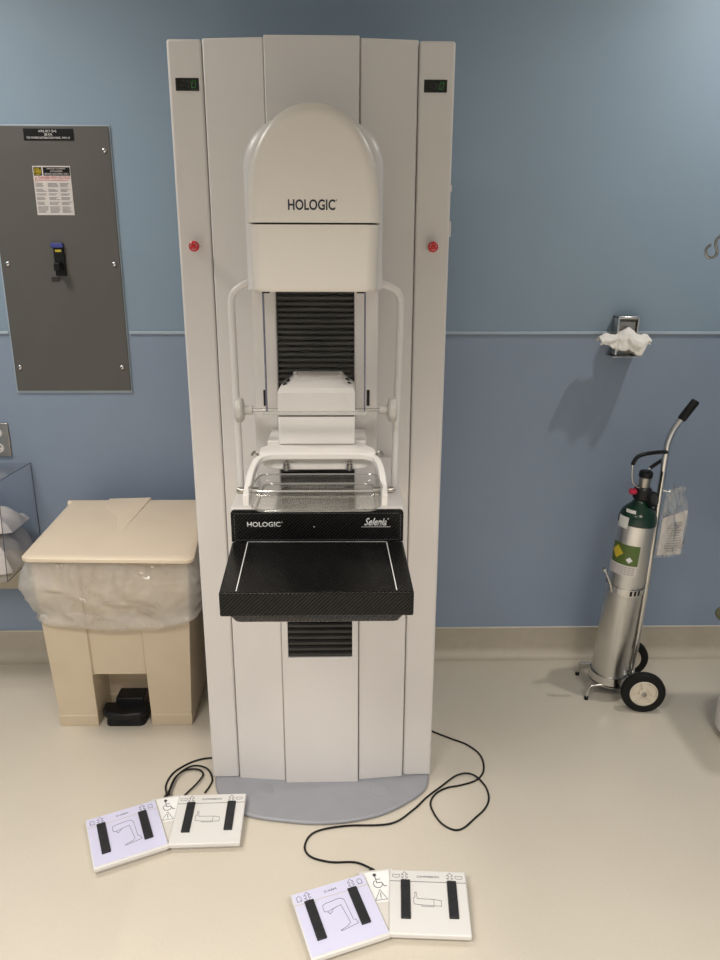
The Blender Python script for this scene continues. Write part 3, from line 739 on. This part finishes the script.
bm = NB(); rect(bm, -1.0085, -.9825, 1.7725, 1.798); rect(bm, -.978, -.8915, 1.7725, 1.798); obj('label_header', bm, M['black'], wl, smooth=False)
pl0 = pl; pl = front(yp-.0014)
bm = NB(); ribbon(bm, [(-1.0035, 1.777), (-.9875, 1.777), (-.9875, 1.7935), (-1.0035, 1.7935)], .0045, pl, closed=True); rect(bm, -1.0035, -.9875, 1.777, 1.7935); obj('square_emblem', bm, M['yellow'], wl, smooth=False)
bm = NB(); text_bm(bm, 'D', -.9988, -.9925, 1.7805, 1.79, front(yp-.0019)); obj('emblem_letter', bm, M['black'], wl, smooth=False)
bm = NB(); text_bm(bm, 'ENERGIZED EQUIPMENT', -.965, -.905, 1.7905, 1.7955, pl); text_bm(bm, 'AUTHORIZED', -.955, -.915, 1.7835, 1.788, pl); text_bm(bm, 'SERVICE PERSONNEL ONLY', -.974, -.896, 1.775, 1.7805, pl); obj('header_lettering', bm, M['paper'], wl, smooth=False)
bm = NB(); pl = front(yp-.0009); text_bm(bm, 'DANGER HIGH VOLTAGE', -.9945, -.893, 1.7625, 1.7705, pl); ribbon(bm, [(-1.007, 1.7555), (-.999, 1.7555), (-1.003, 1.768)], .0012, pl, closed=True); ribbon(bm, [(-.996, 1.7585), (-.90, 1.7585)], .0016, pl); obj('danger_lettering', bm, M['redprint'], wl, smooth=False)
bm = NB()
for c_ in range(3):
    xx = -1.0065+c_*.0395; zz_ = 1.749; k = 0
    for blk in (4, 3, 2, 3, 3, 6):
        for _ in range(blk):
            if zz_ < 1.657: break
            ribbon(bm, [(xx, zz_), (xx+.034*(.6+.4*random.random()), zz_)], .0013, pl, .0003); zz_ -= .0034
        zz_ -= .0042
obj('label_paragraphs', bm, M['greyprint'], wl, smooth=False)
bs = obj('breaker_switch', box(NB(), -.9705, -.9365, 2.629, 2.641, 1.458, 1.55), M['black'], ep, bevel=.002)
obj('switch_toggle', box(NB(), -.963, -.943, 2.597, 2.630, 1.475, 1.50), M['black'], bs, bevel=.002)
obj('switch_cap', box(NB(), -.9765, -.937, 2.626, 2.641, 1.548, 1.564), M['blue'], bs, bevel=.002)
obj('switch_sticker', box(NB(), -.964, -.944, 2.6285, 2.6295, 1.535, 1.542), M['yellow'], bs)
obj('switch_tag', box(NB(), -.990, -.962, 2.6385, 2.641, 1.438, 1.454), P('dark_brown_tag', (.03, .02, .017, 1), .5), bs)

# ------------------------------------------------------------------ chrome dispenser with a tissue
dp = thing('tissue_dispenser', 'small chrome dispenser bracket on the wall rail', 'dispenser', (.98, 2.65, 1.19))
obj('back_plate', box(NB(), .9365, 1.013, 2.6435, 2.6505, 1.193, 1.328), M['dsteel'], dp, bevel=.002)
for x0 in (.9365, 1.005): obj('side_flange', box(NB(), x0, x0+.008, 2.595, 2.645, 1.195, 1.328), M['steel'], dp, bevel=.002)
obj('top_plate', box(NB(), .9365, 1.013, 2.590, 2.645, 1.320, 1.329), M['steel'], dp, bevel=.003)
obj('inner_block', box(NB(), .946, 1.004, 2.605, 2.645, 1.27, 1.312), M['dsteel'], dp, bevel=.003)
bm = NB(); tube(bm, [(.944, 2.59, 1.255), (1.006, 2.59, 1.255)], .010, 14); obj('roller', bm, M['black'], dp)
bm = NB(); box(bm, .925, 1.023, 2.585, 2.65, 1.190, 1.1945); obj('drip_tray', bm, M['steel'], dp, bevel=.0015)
bm = NB(); NX, NS = 40, 30; V = []
for j in range(NS+1):
    s = j/NS; row = []
    for i in range(NX+1):
        u = i/NX*2-1
        x = .953+.086*u
        w = 1-abs(u)
        drop = .030+.045*max(0, 1-abs((u-.25)/.62)**3) if u > -.3 else .030+.03*max(0, (u+1)/.7)**2
        zt_ = 1.268+.026*math.exp(-((u-.12)/.35)**2)
        # over the roller: from the back, up and over, then down the front
        if s < .35:
            k = s/.35; y = 2.606-.022*k; zz_ = zt_-.018+.018*math.sin(k*PI/2)
        else:
            k = (s-.35)/.65; y = 2.584-.032*math.sin(min(1, k*1.6)*PI/2); zz_ = zt_-drop*k**1.15
        f = noise.noise(Vector((u*3.2, s*2.2, 1.7)))*.012+noise.noise(Vector((u*7, s*6, 4.2)))*.006
        row.append(bm.verts.new((x+.004*noise.noise(Vector((u*5, s*5, 9))), y+f-.004, zz_+.7*f)))
    V.append(row)
for j in range(NS):
    for i in range(NX): bm.faces.new((V[j][i], V[j][i+1], V[j+1][i+1], V[j+1][i]))
ts = obj('tissue', bm, M['tissue'], None, at=(.952, 2.59, 1.27))
m_ = ts.modifiers.new('thick', 'SOLIDIFY'); m_.thickness = .0015
tag(ts, 'crumpled white tissue pulled out of the chrome wall dispenser', 'tissue')

# ------------------------------------------------------------------ oxygen cylinder on its cart
th = math.atan2(.045, .63)
oc = thing('oxygen_cylinder', 'brushed aluminium oxygen cylinder with a dark green shoulder, standing in the wheeled cart', 'gas cylinder', (.947, 2.375, .062), (0, th, 0))
R_ = .062
def OL(name, bm, m, par=None, **k): return obj(name, bm, m, par or oc, local=True, **k)
bm = NB(); lathe(bm, [(.05, 0), (R_-.004, .003), (R_, .010), (R_, .602)], n=48); OL('cylinder_body', bm, M['alu'])
K = lambda prof: [(r_, .600+(h_-.583)*.7) for r_, h_ in prof]
bm = NB(); lathe(bm, K([(R_+.0004, .583), (R_+.0004, .606), (R_-.002, .625), (R_-.007, .643), (R_-.017, .662), (R_-.032, .680), (.026, .690), (.0215, .70), (.0215, .71)]), n=48); OL('green_shoulder', bm, M['darkgreen'])
bm = NB(); lathe(bm, K([(.018, .70), (.018, .72), (.023, .724), (.023, .752), (.018, .756), (.0185, .78), (.0195, .81), (.0215, .812), (.0215, .834), (.015, .839)]), n=26); vp = OL('valve_post', bm, M['dsteel'])
bm = NB(); lathe(bm, K([(.0225, .70), (.029, .707), (.031, .73), (.029, .755), (.0225, .764)]), n=26); OL('regulator_yoke', bm, M['black'])
bm = NB(); lathe(bm, K([(.0205, .812), (.0225, .814), (.0225, .838), (.017, .845), (0, .846)]), n=22); OL('valve_cap', bm, M['black'], vp)
bm = NB(); lathe(bm, [(.0095, .0), (.0105, .004), (.0105, .018), (.0085, .020)], (-.030, -.012, .712), (-1, -.2, .05), 20); lathe(bm, [(.005, -.02), (.005, .005)], (-.030, -.012, .712), (-1, -.2, .05), 12); part_label(OL('pressure_knob', bm, M['pinkred']), 'pink-red knob')
bm = NB(); lathe(bm, [(.023, -.007), (.026, -.005), (.026, .007), (.023, .009)], (.030, -.016, .690), (.5, -.75, .35), 24); gg = OL('pressure_gauge', bm, M['black'])
bm = NB(); lathe(bm, [(.019, .0092), (.018, .0096)], (.030, -.016, .690), (.5, -.75, .35), 24); OL('gauge_dial', bm, P('dim_gauge_face', (.03, .03, .028, 1), .3), gg)
def patch(bm, a0, a1, z0, z1, r, n=20, dz=0):
    v0 = []; v1 = []
    for i in range(n+1):
        a = math.radians(a0+(a1-a0)*i/n)
        v0.append(bm.verts.new((r*math.cos(a), r*math.sin(a), z0))); v1.append(bm.verts.new((r*math.cos(a), r*math.sin(a), z1)))
    for i in range(n): bm.faces.new((v0[i], v0[i+1], v1[i+1], v1[i]))
    return bm
OL('label_band', patch(NB(), -182, -88, .425, .462, R_+.0006), M['paper'])
OL('green_label', patch(NB(), -182, -88, .462, .534, R_+.0007), M['labelgreen'])
def diamond(ac, zc, sz):
    bm = NB(); n = 8; lo = []; hi = []
    for i in range(n+1):
        t = -1+2*i/n; a = math.radians(ac)+t*sz/R_; h = sz*(1-abs(t))+1e-4
        c, d = (R_+.0011)*math.cos(a), (R_+.0011)*math.sin(a)
        lo.append(bm.verts.new((c, d, zc-h))); hi.append(bm.verts.new((c, d, zc+h)))
    for i in range(n): bm.faces.new((lo[i], lo[i+1], hi[i+1], hi[i]))
    return bm
part_label(OL('hazard_diamond', diamond(-158, .502, .024), M['yellow']), 'yellow hazard diamond on the green label')
part_label(OL('hazard_diamond', diamond(-115, .482, .011), M['whiteprint']), 'white hazard diamond on the green label')
bm = NB()
for k in range(5):
    for seg in range(7):
        a0 = -172+seg*11.5; patch(bm, a0, a0+9, .430+k*.006, .4315+k*.006, R_+.0009, 3)
OL('band_print', bm, M['greyprint'], smooth=False)
OL('shoulder_sticker', patch(NB(), -178, -138, .588, .628, R_+.001), M['whiteprint'])
bm = NB(); patch(bm, -158, -122, .643, .655, R_-.0055, 6); OL('neck_sticker', bm, M['whiteprint'], smooth=False)

ct = thing('cylinder_cart', 'two-wheeled steel cart with a black hand grip, carrying the oxygen cylinder', 'cart', (1.0, 2.38, 0))
ax = Vector((.03, .23, 0)).normalized(); wc = Vector((1.033, 2.262, .075)); wc2 = wc+ax*.235
def wheel(c, facing):
    bm = NB(); lathe(bm, [(.047, -.013), (.062, -.0165), (.071, -.014), (.075, -.006), (.075, .006), (.071, .014), (.062, .0165), (.047, .013), (.047, -.013)], c, facing, 44, cap=False)
    w = obj('wheel', bm, M['rubber'], ct)
    bm = NB(); lathe(bm, [(.0475, -.012), (.0475, .0135), (.044, .0155), (.041, .0075), (.018, .0065), (.016, .016), (0, .0165)], c, facing, 40)
    u = Vector(facing).orthogonal().normalized(); vv = Vector(facing).cross(u)
    for k in range(3):
        a = math.radians(90+120*k); d = Vector((0, 0, 1))*math.sin(a)+Vector(facing).cross(Vector((0, 0, 1)))*math.cos(a); s = Vector(facing).cross(d)
        f = Vector(facing)
        q = [c+d*.014-s*.006, c+d*.043-s*.012, c+d*.043+s*.012, c+d*.014+s*.006]
        loft(bm, [[p+f*.004 for p in q], [p+f*.0145 for p in q]])
    h = obj('wheel_hub', bm, M['hub'], w)
    bm = NB(); lathe(bm, [(.0085, .014), (.0085, .0195), (.005, .021), (0, .0212)], c, facing, 16); obj('axle_nut', bm, M['dsteel'], w)
wheel(wc, tuple(-ax)); wheel(wc2, tuple(ax))
obj('axle', tube(NB(), [wc-ax*.005, wc2+ax*.005], .006, 10), M['steel'], ct)
pole = [(1.034, 2.38, .075), (1.045, 2.38, .283), (1.053, 2.38, .52), (1.057, 2.38, .703), (1.0605, 2.38, .84), (1.0625, 2.38, .905), (1.0665, 2.38, .945), (1.080, 2.38, .985), (1.101, 2.38, 1.018)]
pole = smooth_path(pole, 5)+[Vector((1.122, 2.38, 1.051))]
obj('cart_pole', tube(NB(), pole, .0105, 16), M['steel'], ct)
bm = NB(); tube(bm, [(1.0985, 2.38, 1.014), (1.101, 2.38, 1.018), (1.119, 2.38, 1.046), (1.1375, 2.38, 1.074), (1.140, 2.38, 1.078)], .013, 16, radii=[.0125, .014, .014, .014, .011]); obj('hand_grip', bm, M['black'], ct)
# loop that steadies the cylinder neck: steel wire, upper run sleeved in black
lp = smooth_path([(1.062, 2.375, .907), (1.02, 2.352, .912), (.975, 2.335, .911), (.950, 2.332, .902), (.939, 2.335, .88), (.940, 2.34, .85), (.948, 2.348, .816), (.966, 2.355, .795), (.980, 2.36, .786)], 6)
obj('neck_loop', tube(NB(), lp, .0035, 10), M['steel'], ct)
obj('loop_sleeve', tube(NB(), lp[:26], .0068, 10), M['black'], ct)
lp2 = smooth_path([(1.060, 2.385, .880), (1.045, 2.395, .864), (1.028, 2.40, .848), (1.010, 2.402, .832), (.995, 2.40, .812), (.988, 2.395, .795)], 5)
obj('neck_loop', tube(NB(), lp2, .0032, 10), M['steel'], ct); obj('loop_sleeve', tube(NB(), lp2[1:12], .0062, 10), M['black'], ct)
# black cord down the near side of the pole
obj('cord', tube(NB(), smooth_path([(1.052, 2.368, .84), (1.047, 2.367, .75), (1.042, 2.367, .69), (1.030, 2.367, .655)], 5), .004, 8), M['black'], ct)
# band round the cylinder with screw lever
axd = Vector((math.sin(th), 0, math.cos(th))); b0 = Vector((.947, 2.375, .062))
bm = NB(); lathe(bm, [(R_+.001, .352), (R_+.004, .352), (R_+.004, .376), (R_+.001, .376)], b0, axd, 48, cap=False)
cb = obj('clamp_band', bm, M['steel'], ct)
bm = NB(); tube(bm, [(.985, 2.40, .424), (1.05, 2.385, .424)], .007, 8); obj('band_bracket', bm, M['dsteel'], ct)
bm = NB(); tube(bm, smooth_path([(.907, 2.318, .43), (.900, 2.314, .455), (.884, 2.312, .495), (.876, 2.312, .510)], 5), .0038, 8); lathe(bm, [(.0, -.007), (.0075, -.004), (.0075, .004), (0, .007)], (.873, 2.312, .516), (-.5, 0, .8), 12); obj('clamp_lever', bm, M['steel'], ct)
bm = NB()
for k in range(4): patch_a = None
for k in range(3):
    p = b0+axd*.364; a = math.radians(-92+k*13)
    d = Vector((math.cos(a), math.sin(a), 0)); s = Vector((-d.y, d.x, 0)); q = p+d*(R_+.0042)
    v = [bm.verts.new(q+s*i*.004+axd*j*.009) for i, j in ((-1, -1), (1, -1), (1, 1), (-1, 1))]; bm.faces.new(v)
obj('band_slots', bm, M['black'], cb, smooth=False)
# bottom ring, plate and two bent feet
bm = NB(); lathe(bm, [(R_+.001, .004), (R_+.0045, .004), (R_+.0045, .032), (R_+.001, .032)], b0, axd, 48, cap=False); obj('bottom_ring', bm, M['steel'], ct)
bm = NB(); lathe(bm, [(R_-.002, -.008), (R_+.003, -.006), (R_+.003, -.002), (R_-.002, -.001)], b0, axd, 40); obj('bottom_plate', bm, M['dsteel'], ct)
obj('axle_bracket', tube(NB(), [(.99, 2.335, .058), (1.034, 2.345, .075)], .007, 10), M['steel'], ct); obj('axle_bracket', tube(NB(), [(.99, 2.415, .058), (1.04, 2.42, .075)], .007, 10), M['steel'], ct)
for pts in ([(.985, 2.33, .062), (.93, 2.325, .066), (.885, 2.330, .060), (.872, 2.332, .052), (.866, 2.333, .034), (.863, 2.334, .008)], [(.985, 2.43, .062), (.93, 2.465, .064), (.893, 2.487, .058), (.883, 2.491, .050), (.880, 2.494, .032), (.879, 2.496, .008)]):
    obj('support_foot', tube(NB(), smooth_path(pts, 5), .0045, 10), M['steel'], ct)
    bm = NB(); e = pts[-1]; lathe(bm, [(.006, .0), (.0075, .003), (.0075, .012), (.005, .014)], (e[0], e[1], 0), n=14); obj('rubber_tip', bm, M['rubber'], ct)

# document bag hanging on the pole
dbm = thing('document_bag', 'clear plastic bag of papers hanging behind the cart pole', 'plastic bag', (1.105, 2.37, .54))
def bagpt(u, v, front_):
    # u 0..1 across, v 0..1 bottom to top
    xl = 1.060+.012*v; xr = 1.152+.010*math.sin(v*PI*.9)-.02*v**3
    if v > .86:
        k = (v-.86)/.14; pinch = .35*math.sin(min(1, k*1.6)*PI)
    else: pinch = 0
    c = (xl+xr)/2; w = (xr-xl)*(1-pinch*.5)
    x = c+(u-.5)*w; z_ = .540+.245*v+.012*(u-.5)
    th_ = .012*math.sin(PI*u)**.6*math.sin(PI*min(1, .15+v*.9))**.8
    n_ = noise.noise(Vector((u*4, v*6, 5 if front_ else 11)))*.012+noise.noise(Vector((u*10, v*14, 2)))*.004
    return (x, 2.366+(-th_ if front_ else th_)+n_, z_)
bm = NB(); n = 24
for fr in (True, False):
    g = [[bm.verts.new(bagpt(i/n, j/n, fr)) for i in range(n+1)] for j in range(n+1)]
    for j in range(n):
        for i in range(n): bm.faces.new((g[j][i], g[j][i+1], g[j+1][i+1], g[j+1][i]))
obj('bag_film', bm, M['film'], dbm)
bm = NB(); g = []
for j in range(13):
    r_ = []
    for i in range(13):
        u, v = i/12, j/12; x = 1.066+.08*u+.006*v; z_ = .545+(.135+.022*u)*v+.006*u
        r_.append(bm.verts.new((x, 2.362+.006*noise.noise(Vector((u*3, v*3, 1))), z_)))
    g.append(r_)
for j in range(12):
    for i in range(12): bm.faces.new((g[j][i], g[j][i+1], g[j+1][i+1], g[j+1][i]))
pp = obj('paper_sheet', bm, M['paper'], dbm)
bm = NB()
for k in range(12):
    zz_ = .562+k*.0092; ribbon(bm, [(1.082+.02*random.random(), zz_), (1.116, zz_+.001), (1.142-.012*random.random(), zz_+.003)], .0016, front(2.3575), .0003)
obj('paper_print', bm, M['greyprint'], pp, smooth=False)
bm = NB(); tube(bm, smooth_path([(1.0625, 2.372, .776), (1.078, 2.366, .772), (1.092, 2.366, .776), (1.098, 2.366, .79), (1.094, 2.366, .80)], 5), .0016, 6); obj('hanging_wire', bm, M['dsteel'], dbm)

# ------------------------------------------------------------------ equipment stand at the right edge
es = thing('equipment_stand', 'round white wheeled base of an equipment stand, cut off by the right edge', 'equipment stand', (1.357, 2.10, 0))
bm = NB(); lathe(bm, [(.122, .022), (.129, .03), (.130, .05), (.130, .10), (.126, .118), (.112, .128), (.03, .14), (0, .141)], (1.357, 2.10, 0), n=56); obj('stand_base', bm, M['bright'], es)
for a in (200, 320, 80):
    x, y = 1.357+.10*math.cos(math.radians(a)), 2.10+.10*math.sin(math.radians(a))
    bm = NB(); lathe(bm, [(.014, -.012), (.017, -.008), (.017, .008), (.014, .012)], (x, y, .017), (.3, .9, 0), 20); obj('caster', bm, M['rubber'], es)
obj('stand_pole', tube(NB(), [(1.357, 2.13, .13), (1.357, 2.13, 1.62)], .014, 16), M['steel'], es)
obj('stand_housing', box(NB(), 1.245, 1.50, 2.0, 2.25, 1.0, 1.2), M['white'], es, bevel=.02)
hh_ = thing('hanging_hook', 'thin steel S-shaped hook hanging high at the right edge', 'hook', (.985, 2.05, 1.54))
hp = [(1.003, 1.557), (.998, 1.554), (.9925, 1.546), (.992, 1.536), (.997, 1.527), (1.006, 1.5225), (1.016, 1.525), (1.0225, 1.533), (1.022, 1.544), (1.0175, 1.554), (1.016, 1.564), (1.019, 1.573), (1.028, 1.580), (1.038, 1.579), (1.044, 1.571), (1.043, 1.560)]
k_ = 2.05/2.13
obj('hook', tube(NB(), smooth_path([(x*k_, 2.05, 1.53+(z_-1.53)*k_) for x, z_ in hp], 5), .0037, 10), M['dsteel'], hh_)
obj('hanger_rod', tube(NB(), [(.993, 2.05, 1.577), (.996, 2.05, 1.588), (.998, 2.05, ZC)], .002, 8), M['dsteel'], hh_)
bm = NB(); tube(bm, smooth_path([(1.345, 2.12, .72), (1.31, 2.11, .62), (1.24, 2.11, .50), (1.18, 2.11, .47), (1.168, 2.11, .452), (1.19, 2.11, .435), (1.25, 2.11, .47), (1.30, 2.11, .54), (1.345, 2.115, .60)], 6), .007, 10); obj('tubing', bm, M['olive'], es)

# ------------------------------------------------------------------ lights: recessed ceiling lamps
def lamp(name, x, y, power, size, col=(1, .942, .872), spread=150):
    d = bpy.data.lights.new(name, 'AREA'); d.shape = 'DISK'; d.size = size; d.energy = power; d.color = col; d.spread = math.radians(spread)
    o = bpy.data.objects.new(name, d); C.objects.link(o); o.location = (x, y, ZC-.015); return o
lamp('ceiling_lamp', 1.42, 2.10, 8, .06)
lamp('ceiling_lamp', -1.45, 1.8, 13, .4)
lamp('ceiling_lamp', .9, -.5, 36, .9, spread=125)
lamp('ceiling_lamp', -1.0, -.4, 46, .9, spread=125)
w = bpy.data.worlds.new('room_ambient'); w.use_nodes = True
w.node_tree.nodes['Background'].inputs[0].default_value = (1, .9, .8, 1); w.node_tree.nodes['Background'].inputs[1].default_value = .05
bpy.context.scene.world = w

# ------------------------------------------------------------------ camera
cd_ = bpy.data.cameras.new('camera'); cam = bpy.data.objects.new('camera', cd_); C.objects.link(cam)
p, yw, rl = math.radians(16.7726), math.radians(1.1806), math.radians(.1493)
f = Vector((math.sin(yw)*math.cos(p), math.cos(yw)*math.cos(p), -math.sin(p))); rt = Vector((math.cos(yw), -math.sin(yw), 0)); up = rt.cross(f)
r2 = math.cos(rl)*rt+math.sin(rl)*up; u2 = -math.sin(rl)*rt+math.cos(rl)*up
cam.matrix_world = Matrix(((r2.x, u2.x, -f.x, 0), (r2.y, u2.y, -f.y, 0), (r2.z, u2.z, -f.z, 1.53), (0, 0, 0, 1)))
cd_.sensor_fit = 'VERTICAL'; cd_.sensor_height = 32; cd_.lens = 32*749/960; cd_.clip_start = .02
s = bpy.context.scene; s.camera = cam
s.view_settings.view_transform = 'Standard'; s.view_settings.look = 'None'; s.view_settings.gamma = 1; s.view_settings.use_curve_mapping = False
s.view_settings.exposure = .4
s.cycles.max_bounces = 10; s.cycles.transparent_max_bounces = 16; s.cycles.caustics_reflective = False; s.cycles.caustics_refractive = False
try:
    s.cycles.use_denoising = True; s.cycles.denoiser = 'OPENIMAGEDENOISE'
except Exception: pass
